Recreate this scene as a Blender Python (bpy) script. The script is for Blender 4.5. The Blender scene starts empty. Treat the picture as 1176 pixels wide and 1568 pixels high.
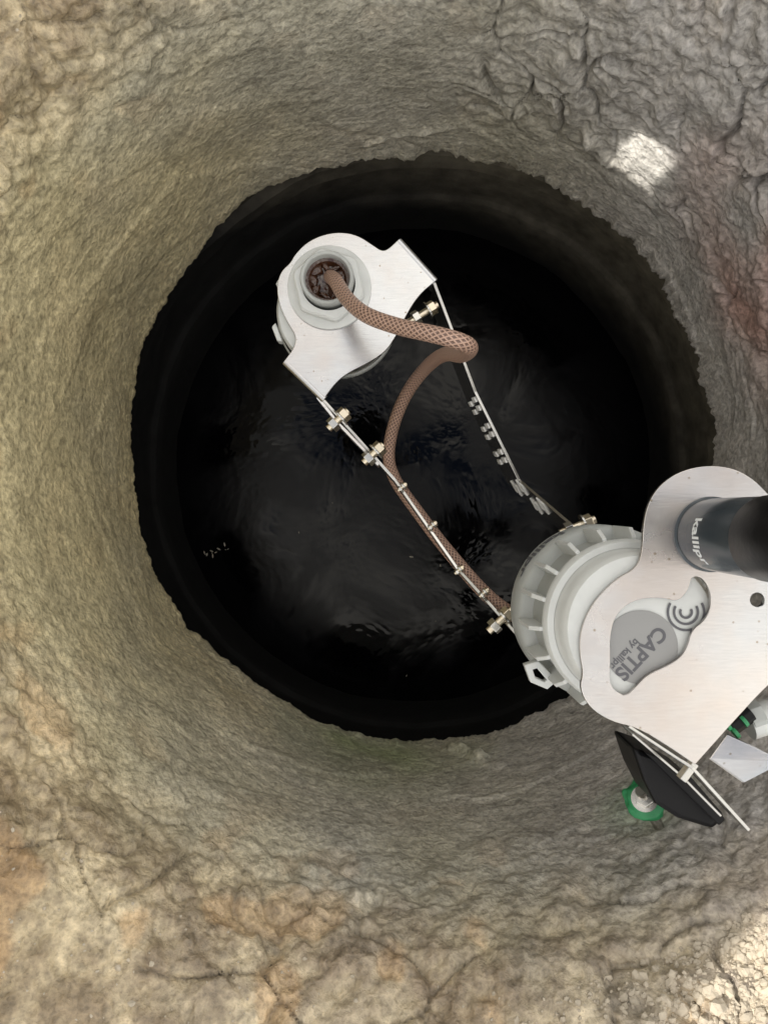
import bpy, bmesh, math, random
from mathutils import Vector, Matrix, noise
random.seed(4)
F=1177.0; H=0.43            # focal (px) and camera height above the ground (m)
def P(u,v,d): return Vector(((u-588)/F*d, -(v-784)/F*d, H-d))
C=Vector((0.043,0.068))
scene=bpy.context.scene
S=Vector((-.74,-.03,.65)).normalized()

# ---------------------------------------------------------------- node helpers
class NT:
    def __init__(s,name):
        s.m=bpy.data.materials.new(name); s.m.use_nodes=True
        s.t=s.m.node_tree; s.b=s.t.nodes['Principled BSDF']
    def n(s,ty,**k):
        x=s.t.nodes.new(ty)
        for a,b in k.items():
            if a.startswith('_'): x.inputs[a[1:].replace('_',' ')].default_value=b
            else: setattr(x,a,b)
        return x
    def l(s,a,b): s.t.links.new(a,b)
    def noise(s,vec,scale,detail=3,rough=.6,dist=0):
        x=s.n('ShaderNodeTexNoise'); x.inputs['Scale'].default_value=scale
        x.inputs['Detail'].default_value=detail; x.inputs['Roughness'].default_value=rough
        x.inputs['Distortion'].default_value=dist
        s.l(vec,x.inputs['Vector']); return x.outputs['Fac']
    def ramp(s,fac,stops):
        x=s.n('ShaderNodeValToRGB'); s.l(fac,x.inputs[0]); e=x.color_ramp.elements
        while len(e)<len(stops): e.new(.5)
        for el,(p,c) in zip(e,stops):
            el.position=p; el.color=(c,c,c,1) if not hasattr(c,'__len__') else (*c,1)
        return x.outputs[0]
    def mix(s,f,a,b,mode='MIX'):
        x=s.n('ShaderNodeMix',data_type='RGBA',blend_type=mode)
        for so,v in ((x.inputs[0],f),(x.inputs[6],a),(x.inputs[7],b)):
            if hasattr(v,'node'): s.l(v,so)
            elif hasattr(v,'__len__'): so.default_value=(*v,1)
            else: so.default_value=v
        return x.outputs[2]
    def math(s,op,a,b=0,c=0):
        x=s.n('ShaderNodeMath',operation=op)
        for so,v in zip(x.inputs,(a,b,c)):
            if hasattr(v,'node'): s.l(v,so)
            else: so.default_value=v
        return x.outputs[0]
    def bump(s,h,strength,dist,prev=None):
        x=s.n('ShaderNodeBump'); x.inputs['Strength'].default_value=strength
        x.inputs['Distance'].default_value=dist; s.l(h,x.inputs['Height'])
        if prev: s.l(prev,x.inputs['Normal'])
        return x.outputs[0]
    def obj(s): return s.n('ShaderNodeTexCoord').outputs['Object']

def simple(name,col,rough=.5,metal=0,bs=0,bscale=400,var=.0,vscale=60,ior=None):
    t=NT(name); v=t.obj()
    n=t.noise(v,vscale,3)
    c=t.mix(n,[max(0,x*(1-var)) for x in col],[min(1,x*(1+var)) for x in col])
    t.l(c,t.b.inputs['Base Color']); t.b.inputs['Metallic'].default_value=metal
    t.l(t.math('ADD',rough-.06,t.math('MULTIPLY',n,.12)),t.b.inputs['Roughness'])
    if bs: t.l(t.bump(t.noise(v,bscale,2),bs,.001),t.b.inputs['Normal'])
    if ior: t.b.inputs['IOR'].default_value=ior
    return t.m

def concrete():
    t=NT('troweled_mortar'); v=t.obj()
    at=t.n('ShaderNodeAttribute',attribute_name='tint')
    f1=t.noise(v,230,3,.6)
    f2=t.noise(v,95,2,.6)
    base=t.mix(1,at.outputs['Color'],t.ramp(f1,[(.30,.64),(.5,1),(.72,1.32)]),'MULTIPLY')
    base=t.mix(1,base,t.ramp(f2,[(.30,.84),(.65,1.10)]),'MULTIPLY')
    t.l(base,t.b.inputs['Base Color'])
    t.b.inputs['Roughness'].default_value=.50
    b=t.bump(f2,.65,.0036)
    b=t.bump(f1,.8,.0024,b)
    t.l(b,t.b.inputs['Normal']); return t.m
def pipe_mat():
    t=NT('shaded_concrete_pipe'); v=t.obj(); sep=t.n('ShaderNodeSeparateXYZ'); t.l(v,sep.inputs[0])
    # shade painted in: black with depth, paler on the north-east side near the joint
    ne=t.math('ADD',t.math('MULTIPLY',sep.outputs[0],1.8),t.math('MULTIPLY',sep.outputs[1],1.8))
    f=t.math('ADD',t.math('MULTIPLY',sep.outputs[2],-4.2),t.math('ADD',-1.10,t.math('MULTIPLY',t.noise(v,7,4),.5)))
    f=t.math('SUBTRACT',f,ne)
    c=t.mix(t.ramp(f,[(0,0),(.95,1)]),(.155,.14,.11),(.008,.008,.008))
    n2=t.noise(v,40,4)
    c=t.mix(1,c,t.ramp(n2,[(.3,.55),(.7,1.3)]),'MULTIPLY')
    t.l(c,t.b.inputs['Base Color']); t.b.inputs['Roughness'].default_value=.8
    t.b.inputs['Specular IOR Level'].default_value=.25
    t.l(t.bump(n2,.5,.003),t.b.inputs['Normal']); return t.m
def ground_mat():
    t=NT('sandy_ground'); v=t.obj()
    n=t.noise(v,60,5,.7)
    c=t.mix(n,(.40,.35,.27),(.62,.57,.49))
    c=t.mix(t.ramp(t.noise(v,.35,3),[(.5,0),(.65,1)]),c,(.12,.15,.06))
    t.l(c,t.b.inputs['Base Color']); t.b.inputs['Roughness'].default_value=.9
    t.l(t.bump(n,.8,.006),t.b.inputs['Normal']); return t.m
def water_mat():
    t=NT('dark_water'); v=t.obj()
    t.b.inputs['Base Color'].default_value=(.0012,.0012,.0016,1)
    n=t.noise(v,8,4,.6,.4)
    t.l(t.ramp(n,[(.42,.03),(.56,.25)]),t.b.inputs['Roughness'])
    t.b.inputs['IOR'].default_value=1.33; t.b.inputs['Specular IOR Level'].default_value=.30
    t.l(t.bump(n,.18,.012),t.b.inputs['Normal']); return t.m
def metal(name,col,rough,stretch=(1,1,1),scale=300,b=.08,met=1.0,var=.14,speck=False):
    t=NT(name); v=t.obj(); mp=t.n('ShaderNodeMapping'); mp.inputs['Scale'].default_value=stretch; mp.inputs['Rotation'].default_value=(0,0,.75) if speck else (0,0,0); t.l(v,mp.inputs[0])
    n=t.noise(mp.outputs[0],scale,3)
    sm=t.noise(v,22,4,.6)
    c=t.mix(sm,[c*(1-var) for c in col],[c*(1+var*.6) for c in col])
    if speck:
        c=t.mix(1,c,t.ramp(n,[(.3,.95),(.7,1.03)]),'MULTIPLY')
        c=t.mix(t.ramp(t.noise(v,9,4,.65),[(.42,0),(.66,.6)]),c,(.54,.46,.40))   # dusty film
        vo=t.n('ShaderNodeTexVoronoi'); t.l(v,vo.inputs['Vector']); vo.inputs['Scale'].default_value=170
        d=t.math('MULTIPLY',t.ramp(vo.outputs['Distance'],[(.08,1),(.16,0)]),t.ramp(t.noise(v,60,2),[(.50,0),(.60,.75)]))
        c=t.mix(d,c,(.28,.22,.15))
    t.l(c,t.b.inputs['Base Color'])
    t.b.inputs['Metallic'].default_value=met
    t.l(t.math('ADD',rough-.14,t.math('MULTIPLY',sm,.28)),t.b.inputs['Roughness'])
    t.l(t.bump(n,b,.0006),t.b.inputs['Normal']); return t.m
def braid():
    t=NT('braided_sleeve'); uv=t.n('ShaderNodeTexCoord').outputs['UV']; sep=t.n('ShaderNodeSeparateXYZ'); t.l(uv,sep.inputs[0])
    U,V,_=sep.outputs; tau=6.28318
    a=t.math('SINE',t.math('ADD',t.math('MULTIPLY',U,tau*10),t.math('MULTIPLY',V,tau*230)))
    b=t.math('SINE',t.math('SUBTRACT',t.math('MULTIPLY',U,tau*10),t.math('MULTIPLY',V,tau*230)))
    h=t.math('MAXIMUM',a,b)
    f=t.ramp(h,[(-.2,0),(.9,1)])
    c=t.mix(f,(.15,.09,.068),(.47,.305,.23))
    t.l(c,t.b.inputs['Base Color']); t.b.inputs['Roughness'].default_value=.34
    t.l(t.bump(h,.6,.0006),t.b.inputs['Normal']); return t.m

M=dict(conc=concrete(),pipe=pipe_mat(),ground=ground_mat(),water=water_mat(),
 alu=metal('brushed_aluminium',(.57,.575,.58),.24,(1,10,1),90,.05,.97,.14,True),
 ss=metal('stainless_steel',(.52,.51,.48),.20,(1,1,6),300,.05),
 bolt=metal('zinc_bolt',(.70,.62,.48),.28),
 white=simple('white_plastic',(.58,.595,.58),.34,0,.1,300,.10,80),
 brite=simple('slot_white',(.84,.84,.82),.35,0),
 cream=simple('grey_plastic',(.37,.385,.37),.38,0,.12,300,.12,70),
 label=simple('label_grey',(.27,.27,.265),.5,0,.08,300,.05,70),
 ink=simple('print_grey',(.09,.09,.10),.5),
 inkw=simple('print_white',(.75,.78,.8),.5),
 tube=simple('slate_plastic',(.040,.050,.060),.20,0,.05,300,.1,60),
 black=simple('black_plastic',(.006,.006,.007),.40,0,.15,200,.2,60,1.28),
 wet=simple('wet_brown_resin',(.05,.02,.010),.05,0,1.0,160,.5,90,1.6),
 green=simple('green_marking_paint',(.03,.26,.10),.5,0,.5,200,.4,90),
 shade_panel=metal('galvanised_steel',(.70,.70,.68),.5),
 gravel=simple('pale_gravel',(.44,.385,.30),.85,0,.6,300,.5,35),
 deb=simple('dry_leaf_litter',(.35,.32,.26),.8,0,0,300,.3),
 braid=braid())

# ---------------------------------------------------------------- mesh helpers
def empty(name,loc=(0,0,0)):
    e=bpy.data.objects.new(name,None); scene.collection.objects.link(e); e.location=loc; e.empty_display_size=.05
    return e
def link(name,me,mat,parent=None,smooth=True):
    o=bpy.data.objects.new(name,me); scene.collection.objects.link(o); me.materials.append(mat)
    if smooth:
        for p in me.polygons: p.use_smooth=True
    if parent:
        o.parent=parent; o.matrix_parent_inverse=Matrix.Translation(parent.location).inverted()
    return o
def frombm(name,bm,mat,parent=None,smooth=False,bev=0):
    bmesh.ops.recalc_face_normals(bm,faces=bm.faces)
    me=bpy.data.meshes.new(name); bm.to_mesh(me); bm.free()
    o=link(name,me,mat,parent,smooth)
    if bev:
        b=o.modifiers.new('bev','BEVEL'); b.width=bev; b.segments=2; b.limit_method='ANGLE'; b.angle_limit=.6
    return o
def chaikin(p,k=2):
    for _ in range(k):
        q=[]
        for i in range(len(p)):
            a,b=Vector(p[i]),Vector(p[(i+1)%len(p)]); q+=[a*.75+b*.25,a*.25+b*.75]
        p=q
    return p
def plate(name,loops,z,th,mat,parent=None,bev=.0004):
    cu=bpy.data.curves.new(name,'CURVE'); cu.dimensions='2D'; cu.fill_mode='BOTH'; cu.extrude=th/2; cu.bevel_depth=bev; cu.bevel_resolution=1
    for lp in loops:
        sp=cu.splines.new('POLY'); sp.points.add(len(lp)-1)
        for q,pt in zip(lp,sp.points): pt.co=(q[0],q[1],0,1)
        sp.use_cyclic_u=True
    ob=bpy.data.objects.new(name+'_c',cu); scene.collection.objects.link(ob)
    me=bpy.data.meshes.new_from_object(ob.evaluated_get(bpy.context.evaluated_depsgraph_get()))
    bpy.data.objects.remove(ob); 
    for v in me.vertices: v.co.z+=z
    me.materials.clear()
    return link(name,me,mat,parent,False)
def px(lst,d): return [P(u,v,d).xy for u,v in lst]
def circ(c,r,n=40,a0=0,a1=math.tau): return [Vector((c[0]+r*math.cos(a0+(a1-a0)*i/n),c[1]+r*math.sin(a0+(a1-a0)*i/n))) for i in range(n)]
def lathe(name,prof,c,mat,parent=None,n=72,smooth=True,wob=None):
    bm=bmesh.new(); rings=[]
    for r,z in prof:
        rings.append([bm.verts.new((c[0]+r*math.cos(math.tau*i/n),c[1]+r*math.sin(math.tau*i/n),z)) for i in range(n)] if r>1e-6 else [bm.verts.new((c[0],c[1],z))])
    for a,b in zip(rings,rings[1:]):
        for i in range(n):
            j=(i+1)%n
            if len(a)==1 and len(b)==1: continue
            if len(a)==1: bm.faces.new((a[0],b[i],b[j]))
            elif len(b)==1: bm.faces.new((a[i],a[j],b[0]))
            else: bm.faces.new((a[i],a[j],b[j],b[i]))
    o=frombm(name,bm,mat,parent,smooth)
    if smooth:
        o.data.set_sharp_from_angle(angle=math.radians(40))
    return o
def hexcyl(name,c,axis,r,h,mat,parent=None,n=6,bev=.0004):
    bm=bmesh.new(); q=Vector(axis).to_track_quat('Z','Y')
    rings=[[bm.verts.new(Vector(c)+q@Vector((r*math.cos(math.tau*i/n),r*math.sin(math.tau*i/n),s*h/2))) for i in range(n)] for s in(-1,1)]
    for i in range(n): bm.faces.new((rings[0][i],rings[0][(i+1)%n],rings[1][(i+1)%n],rings[1][i]))
    bm.faces.new(rings[0]); bm.faces.new(rings[1])
    o=frombm(name,bm,mat,parent,n>12,bev if n<=12 else 0)
    if n>12: o.data.set_sharp_from_angle(angle=.6)
    return o
def strip(name,top,h,th,mat,parent=None,hvec=(0,0,-1)):
    """flat bar on edge following a polyline of its top edge"""
    bm=bmesh.new(); secs=[]; hv=Vector(hvec).normalized()*h
    for i,p in enumerate(top):
        d=(top[min(i+1,len(top)-1)]-top[max(i-1,0)]); s=d.cross(hv).normalized()*th/2
        secs.append([bm.verts.new(x) for x in (p+s,p-s,p-s+hv,p+s+hv)])
    for a,b in zip(secs,secs[1:]):
        for k in range(4): bm.faces.new((a[k],a[(k+1)%4],b[(k+1)%4],b[k]))
    bm.faces.new(secs[0]); bm.faces.new(secs[-1])
    return frombm(name,bm,mat,parent,False,.0003)
def prism(name,pts,z0,z1,mat,parent=None,bev=.001):
    bm=bmesh.new(); a=[bm.verts.new((p[0],p[1],z0)) for p in pts]; b=[bm.verts.new((p[0],p[1],z1)) for p in pts]
    n=len(pts)
    for i in range(n): bm.faces.new((a[i],a[(i+1)%n],b[(i+1)%n],b[i]))
    bm.faces.new(a); bm.faces.new(b); return frombm(name,bm,mat,parent,False,bev)
def quadsheet(name,pts,th,mat,parent=None):
    bm=bmesh.new(); vs=[bm.verts.new(p) for p in pts]; bm.faces.new(vs)
    o=frombm(name,bm,mat,parent,False); m=o.modifiers.new('s','SOLIDIFY'); m.thickness=th; m.offset=0
    b=o.modifiers.new('b','BEVEL'); b.width=.0003; return o
def catmull(pts,k=12):
    out=[]; n=len(pts)
    for i in range(n-1):
        p0,p1,p2,p3=pts[max(i-1,0)],pts[i],pts[i+1],pts[min(i+2,n-1)]
        for j in range(k):
            t=j/k
            out.append(.5*((2*p1)+(p2-p0)*t+(2*p0-5*p1+4*p2-p3)*t*t+(3*p1-p0-3*p2+p3)*t**3))
    out.append(pts[-1]); return out
def tube(name,pts,r,mat,parent=None,n=20,k=12):
    pts=catmull(pts,k)
    for _ in range(10): pts=[pts[0]]+[(a+b*2+c)/4 for a,b,c in zip(pts,pts[1:],pts[2:])]+[pts[-1]]
    bm=bmesh.new(); uvl=bm.loops.layers.uv.new('UVMap'); rings=[]; L=[0]
    T=[(pts[min(i+1,len(pts)-1)]-pts[max(i-1,0)]).normalized() for i in range(len(pts))]
    N=T[0].orthogonal().normalized()
    for i,p in enumerate(pts):
        N=(N-T[i]*N.dot(T[i])).normalized(); B=T[i].cross(N)
        rings.append([bm.verts.new(p+r*(N*math.cos(math.tau*a/n)+B*math.sin(math.tau*a/n))) for a in range(n)])
        if i: L.append(L[-1]+(p-pts[i-1]).length)
    for i in range(len(pts)-1):
        for a in range(n):
            f=bm.faces.new((rings[i][a],rings[i][(a+1)%n],rings[i+1][(a+1)%n],rings[i+1][a]))
            for lp,(uu,vv) in zip(f.loops,((a/n,L[i]),((a+1)/n,L[i]),((a+1)/n,L[i+1]),(a/n,L[i+1]))): lp[uvl].uv=(uu,vv)
    bm.faces.new(rings[0]); bm.faces.new(rings[-1])
    return frombm(name,bm,mat,parent,True)
def text(name,s,size,mat,parent,fn,bold=0.0,align='LEFT'):
    cu=bpy.data.curves.new(name,'FONT'); cu.body=s; cu.size=size; cu.offset=bold; cu.align_x=align; cu.extrude=.0001
    ob=bpy.data.objects.new(name+'_t',cu); scene.collection.objects.link(ob)
    me=bpy.data.meshes.new_from_object(ob.evaluated_get(bpy.context.evaluated_depsgraph_get())); bpy.data.objects.remove(ob)
    for v in me.vertices: v.co=fn(v.co.copy())
    me.materials.clear(); return link(name,me,mat,parent,False)
def sst(a,b,x):
    t=min(1,max(0,(x-a)/(b-a))); return t*t*(3-2*t)

# ---------------------------------------------------------------- shaft
rimpx=[(205,640),(210,560),(240,480),(300,400),(380,303),(480,268),(545,250),(680,238),(760,250),(840,280),(920,340),(990,400),(1030,480),(1065,550),(1085,620),(1088,700),(1075,830),(1015,940),(940,1020),(850,1080),(750,1120),(650,1130),(560,1125),(490,1105),(420,1065),(350,1010),(290,960),(245,880),(212,760)]
RD=.85
rs=sorted([(math.atan2(*((P(u,v,RD).xy-C).yx)),(P(u,v,RD).xy-C).length) for u,v in rimpx])
rs=[(rs[-1][0]-math.tau,rs[-1][1])]+rs+[(rs[0][0]+math.tau,rs[0][1])]
def rim(th):
    th=(th+math.pi)%math.tau-math.pi
    for (a,r0),(b,r1) in zip(rs,rs[1:]):
        if a<=th<=b:
            t=(th-a)/(b-a); return r0+(r1-r0)*t
    return .32
ctrl=[(.860,.030),(.857,.010),(.8505,0),(.846,-.0005),(.80,0),(.70,.003),(.60,.012),(.54,.022),(.49,.036),(.462,.056),(.445,.085),(.436,.13),(.431,.20),(.434,.36)]
prof=[]
for (d0,r0),(d1,r1) in zip(ctrl,ctrl[1:]):
    L=math.hypot(d1-d0,r1-r0); step=.0018 if r0<.12 else .005
    n=max(1,int(L/step))
    for i in range(n): prof.append((d0+(d1-d0)*i/n,r0+(r1-r0)*i/n))
prof.append(ctrl[-1])
head=prof[:26]
for _ in range(12):
    prof=[prof[0]]+[((a[0]+2*b[0]+c[0])/4,(a[1]+2*b[1]+c[1])/4) for a,b,c in zip(prof,prof[1:],prof[2:])]+[prof[-1]]
for i in range(22): prof[i]=head[i]     # keep the broken lower edge crisp
NA=1100
def lerp3(a,b,t):
    t=min(1,max(0,t)); return (a[0]+(b[0]-a[0])*t,a[1]+(b[1]-a[1])*t,a[2]+(b[2]-a[2])*t)
def build_shaft():
    verts=[]; cols=[]; NR=len(prof)
    rims=[rim(-math.pi+math.tau*i/NA) for i in range(NA)]
    for _ in range(6): rims=[(rims[i-1]+2*rims[i]+rims[(i+1)%NA])/4 for i in range(NA)]
    nv=noise.noise; fr=noise.fractal
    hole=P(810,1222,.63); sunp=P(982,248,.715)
    pinkc=P(1160,440,.66); algc=P(570,1170,.80); alg2=P(985,1225,.6)
    ridge=[P(u,v,dd) for u,v,dd in ((545,232,.82),(640,205,.80),(720,215,.79),(800,180,.74),(870,190,.72),(920,250,.75),(975,350,.76),(1030,420,.77))]
    ridge2=[P(u,v,dd) for u,v,dd in ((690,1130,.82),(760,1185,.75),(830,1250,.68),(960,1240,.64),(1060,1290,.57))]
    def segd(p,line):
        best=9
        for a,b in zip(line,line[1:]):
            ab=b-a; t=min(1,max(0,(p-a).dot(ab)/ab.length_squared)); best=min(best,(p-a-ab*t).length)
        return best
    for k,(d,dr) in enumerate(prof):
        a,b=prof[max(k-1,0)],prof[min(k+1,NR-1)]
        td,tr=b[0]-a[0],b[1]-a[1]; l=math.hypot(td,tr) or 1
        nr,nz=-td/l,-tr/l      # into the solid
        blend=sst(.84,.55,d)
        up=sst(.64,.46,d); nearrim=sst(.80,.852,d)
        for i in range(NA):
            th=-math.pi+math.tau*i/NA; c,s=math.cos(th),math.sin(th)
            R=rims[i]*(1-blend)+.322*blend+dr
            q=Vector((c*3,s*3,0)); 
            ur=max(0,math.cos(th-.75))**2          # rough north-east quadrant
            if nearrim>0: R+=nearrim*(nv(q*4)*.004+nv(q*13)*.0028+nv(q*30)*.0018+nv(q*60)*.0010)*(.7+ur*1.1)
            z=H-d+nearrim*(nv(q*2+Vector((5,0,0)))*.012+nv(q*8)*.004)
            p=Vector((C.x+R*c,C.y+R*s,z))
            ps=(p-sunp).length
            rockm=sst(.35,.8,ur)*sst(.80,.70,d)*(.25+.75*sst(.03,.06,ps))
            low=nv(p*5+Vector((3,1,7))); f16=fr(p*17,.9,2.1,4); f60=fr(p*62+Vector((2,2,2)),.7,2.1,3)
            D=low*.010*(.35+up)
            D+=f16*.0038*(.12+1.25*up+.5*rockm)
            D+=f60*.0016*(.50+2.3*up+.8*rockm)
            tr_=nv(Vector((p.x*8+p.z*5,p.y*8,p.z*11))); D+=.0016*sst(-.05,.05,tr_)*(1-up)
            crack=0
            if rockm>.02 or up>.05:
                vp=p+Vector((nv(p*20),nv(p*20+Vector((9,0,0))),nv(p*20+Vector((0,9,0)))))*.028
                dd,_=noise.voronoi(vp*14)
                e=dd[1]-dd[0]; w=max(rockm*sst(-.25,.15,nv(p*9)+.15),up*.40*sst(-.1,.2,nv(p*7+Vector((4,4,4)))))
                crack=w*math.exp(-(e/.030)**2)
                D+=.014*crack-w*.009*nv(vp*13)-w*.008*fr(vp*34,.8,2,3)
                da,_=noise.voronoi(p*78); D-=max(up,rockm*.5)*.0055*max(0,.55-da[0])*sst(-.15,.2,nv(p*12+Vector((1,8,1))))*2
            for rl,am,wd in ((ridge,.010,.006),(ridge2,.010,.0055)):
                if abs(p.z-rl[0].z)<.35 and (p-rl[3]).length<.30:
                    sd=segd(p,rl)+nv(p*22)*.010; D-=am*math.exp(-(sd/wd)**2)*(.75+nv(p*50))
            dh=(p-hole).length
            if dh<.05: D+=.018*math.exp(-(dh/.0055)**2)-.003*math.exp(-((dh-.012)/.005)**2)
            verts.append((p.x+c*nr*D,p.y+s*nr*D,p.z+nz*D))
            # staining of the mortar, with some light painted in
            m1=nv(p*7+Vector((7,7,7))); m2=nv(p*18+Vector((1,5,2))); m3=f16*.5
            col=lerp3((.40,.375,.295),(.465,.44,.375),.5+m1*1.1+m2*.4)
            col=lerp3(col,(.53,.45,.25),.85*sst(.02,.30,-p.x+m1*.10+m3*.05))
            col=lerp3(col,(.43,.41,.395),.85*sst(.03,.26,p.x+m1*.08))
            earth=lerp3((.25,.175,.105),(.57,.47,.31),.5+m2*.9+f60*.55)
            col=lerp3(col,earth,.78*sst(.30,.95,up+m3*.35+m2*.15-.25*sst(0,.2,p.x)))
            rust=sst(.22,.40,nv(p*24+Vector((11,3,5)))+f60*.14+m1*.2)*(.04+.36*up)*(1 if p.x<.1 else .25); col=lerp3(col,(.44,.25,.10),rust)
            col=lerp3(col,(.48,.25,.20),.95*max(0,1-(p-pinkc).length/.15)*(.85+m2))
            col=lerp3(col,(.24,.28,.14),.9*max(0,1-(p-algc).length/.14)*(.8+m2))
            col=lerp3(col,(.14,.33,.17),.5*max(0,1-(p-alg2).length/.05))
            col=lerp3(col,(.62,.60,.56),.9*sst(.045,.02,ps))          # sunlight painted in: paler where the sun patch falls
            dk=(1-.60*crack)*(1+.26*m3+.16*f60+.10*m2)*(1+.22*sst(.72,.85,d))  # colour lifted toward the rim to stand for light; darker in cracks
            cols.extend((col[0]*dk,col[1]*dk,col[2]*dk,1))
    faces=[]
    for k in range(NR-1):
        for i in range(NA):
            j=(i+1)%NA; faces.append((k*NA+i,k*NA+j,(k+1)*NA+j,(k+1)*NA+i))
    me=bpy.data.meshes.new('concrete_well_shaft'); me.from_pydata(verts,[],faces); me.update()
    at=me.color_attributes.new('tint','FLOAT_COLOR','POINT'); at.data.foreach_set('color',cols)
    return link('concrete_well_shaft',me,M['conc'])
shaft=build_shaft()

# lower precast pipe
pr=[(.350,-.40),(.358,-.405),(.356,-.455),(.345,-.462),(.343,-.485),(.349,-.492),(.349,-.57),(.343,-.578),(.345,-.8)]
pr2=[]
for (r0,z0),(r1,z1) in zip(pr,pr[1:]):
    for i in range(6): pr2.append((r0+(r1-r0)*i/6,z0+(z1-z0)*i/6))
pr2.append(pr[-1])
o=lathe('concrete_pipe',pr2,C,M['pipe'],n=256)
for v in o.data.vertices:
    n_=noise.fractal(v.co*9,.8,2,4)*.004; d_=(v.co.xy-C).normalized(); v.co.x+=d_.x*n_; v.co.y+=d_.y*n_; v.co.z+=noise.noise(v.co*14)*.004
lathe('water',[(0,H-1.12),(.1,H-1.12),(.36,H-1.12)],C,M['water'],n=64)

# ground sheet with the pit opening
bm=bmesh.new(); rad=[.60,.8,1.2,2,4,8,20,60,400]; rings=[]
for r in rad: rings.append([bm.verts.new((C.x+r*math.cos(math.tau*i/96),C.y+r*math.sin(math.tau*i/96),-.002+(0 if r<.7 else noise.noise(Vector((r*math.cos(math.tau*i/96),r*math.sin(math.tau*i/96),0)))*.01))) for i in range(96)])
for a,b in zip(rings,rings[1:]):
    for i in range(96): bm.faces.new((a[i],a[(i+1)%96],b[(i+1)%96],b[i]))
frombm('ground',bm,M['ground'],smooth=True)

# gravel on the lip (one mesh)
def gravel():
    from mathutils.bvhtree import BVHTree
    me=shaft.data; bvh=BVHTree.FromPolygons([v.co for v in me.vertices],[p.vertices for p in me.polygons])
    ico=bmesh.new(); bmesh.ops.create_icosphere(ico,subdivisions=1,radius=1); iv=[v.co.copy() for v in ico.verts]; iff=[[v.index for v in f.verts] for f in ico.faces]; ico.free()
    V=[];Fc=[]; rnd=random.Random(8)
    def add(x,y,r):
        h=bvh.ray_cast(Vector((x,y,.5)),Vector((0,0,-1)))
        if h[0] is None or h[0].z<-.10: return
        sc=Vector((rnd.uniform(.8,1.3),rnd.uniform(.7,1.1),rnd.uniform(.5,.8)))*r; rot=Matrix.Rotation(rnd.uniform(0,6.3),3,'Z')@Matrix.Rotation(rnd.uniform(-.5,.5),3,'X'); off=Vector((rnd.random()*50,0,0)); b0=len(V)
        for c in iv:
            q=c*(1+.5*noise.noise(c*1.3+off)); V.append(tuple(h[0]+rot@Vector((q.x*sc.x,q.y*sc.y,q.z*sc.z))+Vector((0,0,r*.05))))
        for f in iff: Fc.append([b0+k for k in f])
    for _ in range(17000):
        th=rnd.uniform(-math.pi,math.pi); big=.55
        if rnd.random()<.75: th=rnd.gauss(-.98,.2); big=1
        rr=rnd.uniform(.365,.55)
        add(C.x+rr*math.cos(th),C.y+rr*math.sin(th),big*min(.0048,.0010*math.exp(rnd.gauss(.25,.55))))
    m2=bpy.data.meshes.new('gravel'); m2.from_pydata(V,[],Fc); return link('gravel',m2,M['gravel'],None,False)
gravel()

# ---------------------------------------------------------------- added panel, out of view: shades the pit, its slot shapes the sun patch
ld=Vector((.53,.85,0)).normalized(); nn=Vector((-.85,.53,0)).normalized(); L0=Vector((-.5,0,0))
def panelpt(k,z): return L0+ld*k+Vector((0,0,z))
tgt=P(982,246,.715)
t_=((L0-tgt).dot(nn))/S.dot(nn); hp=tgt+S*t_; hk=(hp-L0).dot(ld); hz=hp.z
sh=P(1098,1440,.43); ts=((L0-sh).dot(nn))/S.dot(nn); topz=(sh+S*ts).z
nw=Vector((-.6,-.8,0)); av=ld-S*(ld.dot(nw)/S.dot(nw)); hw=.027/av.xy.length
bm=bmesh.new(); ks=[-.85,hk-hw,hk+hw,.85]
def zc(k): return -av.z*max(-hw,min(hw,k-hk))
g=[[bm.verts.new(panelpt(k,z)) for z in (-.012,hz-.036+zc(k),hz+.036+zc(k),topz)] for k in ks]
for i in range(3):
    for j in range(3):
        if not(i==1 and j==1): bm.faces.new((g[i][j],g[i+1][j],g[i+1][j+1],g[i][j+1]))
shade_panel=empty('added_shade_panel',panelpt(0,0))
o=frombm('shade_panel_leaf',bm,M['shade_panel'],shade_panel); m=o.modifiers.new('s','SOLIDIFY'); m.thickness=.002; m.offset=0
for k in (-.7,0,.73): hexcyl('shade_panel_hinge',panelpt(k,.012),ld,.012,.08,M['shade_panel'],shade_panel,16)
strip('shade_panel_stiffener',[panelpt(-.83,topz-.03)+nn*.012,panelpt(.83,topz-.03)+nn*.012],.03,.006,M['shade_panel'],shade_panel)
strip('shade_panel_base',[panelpt(-.85,.006)+nn*.034,panelpt(.85,.006)+nn*.034],.012,.06,M['shade_panel'],shade_panel)

# ---------------------------------------------------------------- level sensor
DS=.60; sens=empty('level_sensor',P(512,460,DS)); m_=DS/F
zb=H-DS
lobe=[(470,373),(495,361),(522,357),(548,362),(572,378),(584,386),(594,384),(610,369),(610,369),(666,430),(666,430),(640,452),(620,484),(604,518),(588,540),(562,556),(530,572),(512,588),(496,610),(496,610),(437,553),(437,553),(452,533),(455,515),(440,492),(428,465),(425,437),(432,416),(446,404),(452,392)]
cn=P(505,442,DS).xy
plate('bracket_plate',[chaikin(px(lobe,DS),2),circ(cn,.026,40)],zb,.0022,M['alu'],sens)
def leg(a,b,h,nm):
    A,B=P(*a,DS),P(*b,DS); strip(nm,[A+Vector((0,0,.001)),B+Vector((0,0,.001))],h,.002,M['alu'],sens)
leg((437,553),(497,611),.030,'bracket_leg_1'); leg((610,369),(666,431),.030,'bracket_leg_2')
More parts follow.
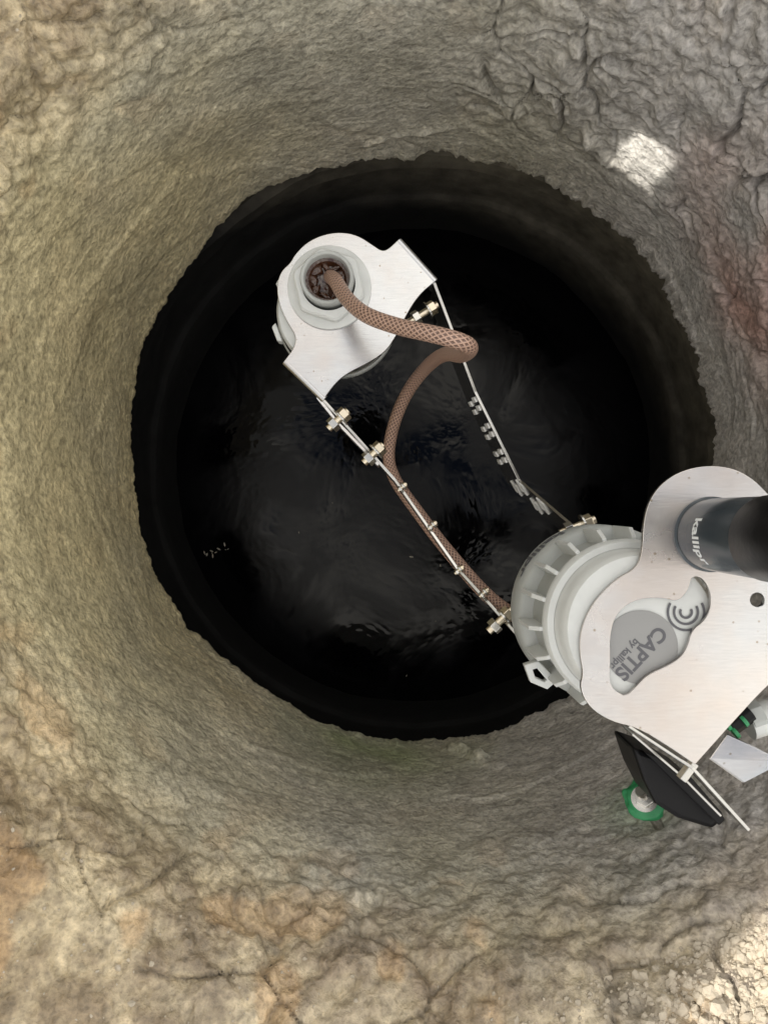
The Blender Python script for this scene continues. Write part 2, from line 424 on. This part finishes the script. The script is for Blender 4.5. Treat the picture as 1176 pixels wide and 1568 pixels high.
for a,b in (((437,553),(497,611)),((610,369),(666,431))):   # rounded bend radius
    A,B=P(*a,DS),P(*b,DS); hexcyl('bend',(A+B)/2+Vector((0,0,-.0014)),B-A,.0032,(B-A).length,M['alu'],sens,16,0)
bc=P(514,478,DS+.012).xy
lathe('sensor_body',[(0,zb-.003),(.036,zb-.003),(.0445,zb-.005),(.0465,zb-.009),(.0465,zb-.022),(.044,zb-.025),(.044,zb-.05),(.040,zb-.07),(.028,zb-.085),(0,zb-.085)],bc,M['white'],sens)
lathe('flange_ring',[(.0475,zb-.030),(.049,zb-.032),(.049,zb-.038),(.0475,zb-.04)],bc,M['cream'],sens)
lathe('washer',[(.022,zb+.0012),(.031,zb+.0012),(.0325,zb+.002),(.0325,zb+.004),(.031,zb+.005),(.022,zb+.005)],cn,M['white'],sens)
bm=bmesh.new() # hex nut w/ hole
def hexring(z,ro,off=0): return [bm.verts.new((cn.x+ro/max(abs(math.cos(((math.tau*i/72+.3)%(math.pi/3))-math.pi/6)),.9)*math.cos(math.tau*i/72+off),cn.y+ro/max(abs(math.cos(((math.tau*i/72+.3)%(math.pi/3))-math.pi/6)),.9)*math.sin(math.tau*i/72+off),z)) for i in range(72)]
r_=[hexring(zb+.004,.0255),hexring(zb+.012,.0255),hexring(zb+.0135,.0240),[bm.verts.new((cn.x+.0205*math.cos(math.tau*i/72),cn.y+.0205*math.sin(math.tau*i/72),zb+.0135)) for i in range(72)]]
for a,b in zip(r_,r_[1:]):
    for i in range(72): bm.faces.new((a[i],a[(i+1)%72],b[(i+1)%72],b[i]))
o=frombm('gland_nut',bm,M['white'],sens,True); o.data.set_sharp_from_angle(angle=.6)
gc=cn+Vector((-.0008,.003))
lathe('gland_collar',[(.0205,zb+.004),(.0205,zb+.018),(.0198,zb+.0195),(.0178,zb+.0195),(.017,zb+.0185),(.0165,zb+.004)],gc,M['cream'],sens)
lathe('gland_seal',[(.0168,zb+.013),(.0145,zb+.0125),(.012,zb+.008),(.007,zb+.0065),(0,zb+.007)],gc,M['wet'],sens,48)
for i in range(9):
    a=i*.7+.3; c0=Vector((gc.x+.0115*math.cos(a),gc.y+.0115*math.sin(a),zb+.0095))
    bm=bmesh.new(); bmesh.ops.create_icosphere(bm,subdivisions=3,radius=1)
    for v in bm.verts: v.co*=1+.45*noise.noise(v.co*1.7+Vector((i*3,0,0)))
    bmesh.ops.transform(bm,matrix=Matrix.Translation(c0)@Matrix.Rotation(a+i,4,'Z')@Matrix.Diagonal((.003+.001*math.sin(i*5),.0048,.0020,1)),verts=bm.verts); frombm('seal_lump',bm,M['wet'],sens,True)
for a in (2.6,3.5):
    d_=Vector((math.cos(a),math.sin(a))); q=bc+d_*.0475
    prism('body_tab',[q+Vector((-d_.y,d_.x))*.008,q+d_*.004+Vector((-d_.y,d_.x))*.006,q+d_*.004-Vector((-d_.y,d_.x))*.006,q-Vector((-d_.y,d_.x))*.008],zb-.02,zb-.008,M['white'],sens)

# ---------------------------------------------------------------- cable
cab=[P(506,424,.592),P(514,430,.570),P(530,456,.545),P(560,482,.52),(P(610,500,.50)),P(660,511,.485),P(702,522,.482),P(720,533,.50),P(706,544,.54),P(682,542,.58),P(655,560,.63),P(624,600,.67),P(603,650,.69),P(595,700,.70),P(606,736,.69),P(633,775,.67),P(668,822,.65),P(706,868,.63),P(742,908,.61),P(775,935,.59),P(812,952,.57),P(850,960,.56)]
tube('sensor_cable',cab,.0055,M['braid'])

# ---------------------------------------------------------------- arms
fr_=empty('mounting_arm_frame',P(700,700,.62))
a1=[P(437,553,.604),P(493,610,.604),P(605,735,.62),P(700,870,.60),P(792,972,.56)]
a2=[P(612,371,.604),P(665,433,.604),P(728,600,.63),P(795,735,.64),P(880,808,.56),P(900,822,.55)]
strip('arm_inner',a1[1:],.034,.0022,M['ss'],fr_); strip('arm_outer',a2[1:],.055,.0022,M['ss'],fr_)
strip('arm_splice',[P(486,608,.602),P(520,650,.606),P(580,712,.612)],.028,.0022,M['alu'],fr_)
def bolt(c,ax,r=.0065,L=.018,par=None,off=0):
    ax=Vector(ax).normalized(); c=Vector(c)
    hexcyl('bolt_head',c+ax*(L*.45),ax,r,.0055 if r>.004 else .002,M['bolt'],par)
    hexcyl('bolt_washer',c+ax*(L*.45-.0036*min(1,r/.006)),ax,r*1.25,.0013,M['ss'],par,24)
    hexcyl('bolt_shank',c,ax,r*.5,L*1.5,M['bolt'],par,16)
    hexcyl('bolt_nut',c-ax*(L*.36),ax,r,.0055 if r>.004 else .002,M['ss'],par)
ax1=Vector((.73,.68,0))
for u,v,d in ((518,643,.602),(572,695,.604)): bolt(P(u,v,d),ax1,.0062,.014,fr_)
for u,v,d in ((616,746,.615),(662,805,.605),(703,873,.598),(741,908,.578)): bolt(P(u,v,d),ax1,.0028,.006,fr_)
bolt(P(766,950,.565),ax1,.006,.016,fr_); bolt(P(884,806,.552),(.75,.3,0),.006,.018,fr_); bolt(P(648,480,.615),(.8,.5,0),.006,.018,fr_)
def onarm(t,seg,h):
    A,B=a2[seg],a2[seg+1]; p=A.lerp(B,t); s=(B-A).cross(Vector((0,0,-1))).normalized()
    return p+Vector((0,0,-h)), s, (B-A).normalized()
for seg,t in ((2,.10),(2,.40),(2,.70),(3,.14),(3,.55)):  # raised white blocks added in place of the arm's bright slots
    for h in (.014,.040):
        for e in (-.0030,.0030):
            p,s,dd=onarm(t,seg,h)
            sg=1 if s.dot(Vector((-1,-.3,0)))>0 else -1
            c=p+s*sg*.0014+dd*e*1.3
            bm=bmesh.new(); bmesh.ops.create_cube(bm,size=1); R=Matrix((dd,s,dd.cross(s))).transposed().to_4x4()
            bmesh.ops.transform(bm,matrix=Matrix.Translation(c)@R@Matrix.Diagonal((.0046,.0016,.012,1)),verts=bm.verts)
            frombm('slot_standin',bm,M['brite'],fr_,False,.0002)

# ---------------------------------------------------------------- data logger
DL=.42; zp=H-DL; lg=empty('data_logger',P(985,965,DL)); cc=P(985,965,DL).xy
out=[(975,870),(983,840),(984,805),(990,775),(1005,748),(1030,728),(1060,717),(1093,714),(1125,720),(1152,736),(1172,757),(1215,800),(1560,800),(1560,1000),(1235,1000),(1176,1042),(1112,1112),(1112,1112),(1062,1168),(1062,1168),(1018,1138),(975,1112),(935,1103),(902,1082),(887,1052),(893,1030),(887,1000),(888,965),(905,925),(940,888)]
cut=[(931,975),(938,945),(958,923),(985,914),(1015,914),(1035,920),(1050,905),(1056,880),(1075,883),(1087,905),(1087,930),(1078,950),(1058,965),(1052,988),(1042,1006),(1020,1020),(990,1033),(972,1052),(958,1066),(942,1060),(930,1045),(932,1010)]
plate('mounting_plate',[chaikin(px(out,DL),2),chaikin(px(cut,DL),2),circ(P(1157,918,DL).xy,.0043,24)],zp,.0024,M['alu'],lg)
z0=zp-.0025
lathe('logger_cap',[(0,z0),(.036,z0),(.0405,z0-.0012),(.0428,z0-.0045),(.0432,z0-.018),(.0445,z0-.022),(.0445,z0-.03)],cc,M['white'],lg,96)
lathe('logger_housing',[(.0465,z0-.026),(.0475,z0-.030),(.0475,z0-.064),(.0535,z0-.066),(.0560,z0-.069),(.0565,z0-.095),(.055,z0-.10),(.047,z0-.105),(.045,z0-.15),(0,z0-.15)],cc,M['cream'],lg,96)
lathe('cap_collar',[(.0440,z0-.020),(.0475,z0-.021),(.0490,z0-.024),(.0490,z0-.029),(.0470,z0-.031)],cc,M['white'],lg,96)
bm=bmesh.new()
for i in range(18):
    a=math.tau*i/18+.08; d_=Vector((math.cos(a),math.sin(a))); s_=Vector((-d_.y,d_.x))*.0013
    pr_=[(.0455,z0-.028),(.0505,z0-.028),(.0558,z0-.036),(.0562,z0-.068),(.0455,z0-.068)]
    A=[bm.verts.new((*(cc+d_*r+s_),z)) for r,z in pr_]; B=[bm.verts.new((*(cc+d_*r-s_),z)) for r,z in pr_]
    for k in range(5): bm.faces.new((A[k],A[(k+1)%5],B[(k+1)%5],B[k]))
    bm.faces.new(A); bm.faces.new(B)
frombm('housing_ribs',bm,M['white'],lg,False,.0004)
text('housing_lettering','kallipr',.017,M['ink'],lg,lambda c:Vector((cc.x+(.0567+c.z)*math.cos(2.0+c.x/.0567),cc.y+(.0567+c.z)*math.sin(2.0+c.x/.0567),z0-.089+c.y)),.0003)
zl=z0+.0006
plate('label_disc',[circ(P(983,992,DL).xy,.0203,60)],z0+.0003,.0004,M['label'],lg,0)
rd=Vector((-.685,-.729)); upv=Vector((.729,-.685))
def onlabel(o): 
    return lambda c: Vector((*(o+rd*c.x+upv*c.y),zl+c.z))
text('logo_text','CAPTIS',.0112,M['ink'],lg,onlabel(P(1010,958,DL).xy),.0003)
text('logo_subtext','by kallipr',.0056,M['ink'],lg,onlabel(P(974,978,DL).xy),.00012)
lc=P(1052,938,DL).xy
for r in (.0038,.0072,.0106):
    a0=math.radians(150); a1_=math.radians(390)
    o_=[lc+Vector((math.cos(a0+(a1_-a0)*i/24)*r,math.sin(a0+(a1_-a0)*i/24)*r)) for i in range(25)]
    i_=[lc+Vector((math.cos(a1_-(a1_-a0)*i/24)*(r-.0013),math.sin(a1_-(a1_-a0)*i/24)*(r-.0013))) for i in range(25)]
    plate('logo_arc',[o_+i_],zl,.0002,M['ink'],lg,0)
ac=P(1085,818,DL).xy
lathe('antenna_tube',[(.0205,zp+.001),(.0205,zp+.004),(.0195,zp+.005),(.0195,zp+.062),(.0188,zp+.064),(.0188,zp+.066)],ac,M['tube'],lg)
lathe('antenna_cap',[(.0190,zp+.066),(.0200,zp+.068),(.0200,zp+.115),(.018,zp+.120),(0,zp+.120)],ac,M['black'],lg)
text('tube_lettering','kallipr',.0105,M['inkw'],lg,lambda c:Vector((ac.x+(.0196+c.z)*math.cos(2.65+c.x/.0196),ac.y+(.0196+c.z)*math.sin(2.65+c.x/.0196),zp+.026+c.y)),.0002)
A=px([(803,1018),(822,1012),(850,1040),(836,1052),(812,1042)],.48); B=px([(812,1023),(821,1020),(838,1040),(832,1044),(817,1037)],.48)
plate('latch_loop',[A,B],H-.48,.006,M['white'],lg,.0006)
c0=P(1200,1088,.44); hexcyl('probe_tube',c0,(1,.35,0),.0095,.045,M['white'],lg,32,.0006)
hexcyl('probe_collar',P(1152,1098,.44),(1,.35,0),.0105,.008,M['cream'],lg,8)
hexcyl('connector',P(1130,1100,.435),(.8,.6,0),.0065,.014,M['black'],lg,10)
for u,v in ((1112,1110),(1138,1104),(1125,1122)): hexcyl('seal_ring',P(u,v,.43),(.8,.6,0),.0035,.002,M['green'],lg,14)
quadsheet('bracket_flap',[P(1086,1160,.425),P(1112,1124,.421),P(1200,1165,.425),P(1138,1197,.432)],.0018,M['alu'],lg)
quadsheet('bracket_flap_lip',[P(1086,1160,.425),P(1138,1197,.432),P(1140,1192,.445),P(1090,1157,.44)],.0018,M['alu'],lg)

# wall bracket: edge-on bars, black rubber wedge, painted bolt
wb=empty('wall_bracket',P(1040,1190,.5))
strip('bar_upper',[P(963,1112,.424),P(1060,1176,.426),P(1147,1272,.44)],.022,.0018,M['ss'],wb)
strip('bar_lower',[P(968,1124,.45),P(1045,1190,.45),P(1104,1250,.46)],.018,.0014,M['ss'],wb)
hexcyl('bracket_bolt',P(1052,1180,.430),(.6,.8,0),.0036,.012,M['ss'],wb)
wed=[(968,1145),(1003,1158),(1060,1192),(1112,1252),(1092,1271),(1040,1255),(1004,1232),(985,1195)]
prism('rubber_foot',[P(u,v,.50).xy for u,v in wed],H-.50,H-.545,M['black'],wb,.003)
prism('foot_rib',[P(u,v,.495).xy for u,v in ((985,1150),(1000,1155),(1108,1252),(1098,1262))],H-.492,H-.505,M['black'],wb,.001)
ab=empty('anchor_bolt',P(990,1225,.57))
nb=Vector((-.45,.75,.45)).normalized(); c0=P(986,1222,.550)
nb2=Vector((-.30,.45,.84)).normalized()
hexcyl('washer',c0-nb2*.0045,nb2,.0092,.0022,M['ss'],ab,32)
hexcyl('hex_head',c0,nb2,.0066,.008,M['ss'],ab)
hexcyl('stud',c0-nb*.014,nb,.004,.045,M['ss'],ab,16)
bm=bmesh.new(); bmesh.ops.create_icosphere(bm,subdivisions=4,radius=1)
for v in bm.verts: v.co*=1+.25*noise.noise(v.co*1.8)+.06*noise.noise(v.co*8)
bmesh.ops.transform(bm,matrix=Matrix.Translation(c0-nb2*.009)@nb2.to_track_quat('Z','Y').to_matrix().to_4x4()@Matrix.Diagonal((.0150,.0140,.005,1)),verts=bm.verts)
frombm('paint_blob',bm,M['green'],ab,True)

# floating debris on the water
bm=bmesh.new(); rnd=random.Random(3)
for i in range(30):
    if i<24: u,v=rnd.gauss(308,22),0; v=868-(u-250)*.28+rnd.gauss(0,4)
    else: u,v=rnd.uniform(450,700),rnd.uniform(760,1040)
    p=P(u,v,1.119); 
    if (p.xy-C).length>.33: continue
    r=rnd.uniform(.0005,.0018); an=rnd.uniform(0,3.1); k=rnd.randint(4,6)
    vs=[bm.verts.new(p+Vector((math.cos(an)*r*2*math.cos(6.283*j/k)-math.sin(an)*r*.7*math.sin(6.283*j/k),math.sin(an)*r*2*math.cos(6.283*j/k)+math.cos(an)*r*.7*math.sin(6.283*j/k),.001))) for j in range(k)]; bm.faces.new(vs)
frombm('floating_debris',bm,M['deb'])

# ---------------------------------------------------------------- light, sky, camera
w=bpy.data.worlds.new("World"); scene.world=w; w.use_nodes=True; nt=w.node_tree
bg=nt.nodes['Background']; bg.inputs[1].default_value=.15
sk=nt.nodes.new('ShaderNodeTexSky'); sk.sky_type='NISHITA'; sk.sun_disc=False
sk.sun_elevation=math.asin(S.z); sk.sun_rotation=math.atan2(S.x,S.y); sk.dust_density=2
tc=nt.nodes.new('ShaderNodeTexCoord'); nz=nt.nodes.new('ShaderNodeTexNoise'); nz.inputs['Scale'].default_value=5; nz.inputs['Detail'].default_value=5; nz.inputs['Roughness'].default_value=.6
nt.links.new(tc.outputs['Generated'],nz.inputs['Vector'])
cr=nt.nodes.new('ShaderNodeValToRGB'); cr.color_ramp.elements[0].position=.40; cr.color_ramp.elements[1].position=.58
nt.links.new(nz.outputs['Fac'],cr.inputs[0])
mx=nt.nodes.new('ShaderNodeMix'); mx.data_type='RGBA'; nt.links.new(cr.outputs[0],mx.inputs[0]); nt.links.new(sk.outputs[0],mx.inputs[6]); mx.inputs[7].default_value=(16.2,15.4,14.0,1)
nt.links.new(mx.outputs[2],bg.inputs[0])
sl=bpy.data.lights.new('sun','SUN'); sl.energy=5; sl.angle=math.radians(.5); sl.color=(1,.95,.87)
so=bpy.data.objects.new('sun',sl); scene.collection.objects.link(so); so.rotation_euler=S.to_track_quat('Z','Y').to_euler()
cam=bpy.data.cameras.new('camera'); co=bpy.data.objects.new('camera',cam); scene.collection.objects.link(co)
co.location=(0,0,H); co.rotation_euler=(0,0,0); cam.sensor_fit='VERTICAL'; cam.sensor_height=36; cam.lens=36*F/1568; cam.clip_start=.01; cam.clip_end=1000
scene.camera=co
scene.view_settings.view_transform='Standard'; scene.view_settings.look='None'; scene.view_settings.exposure=0
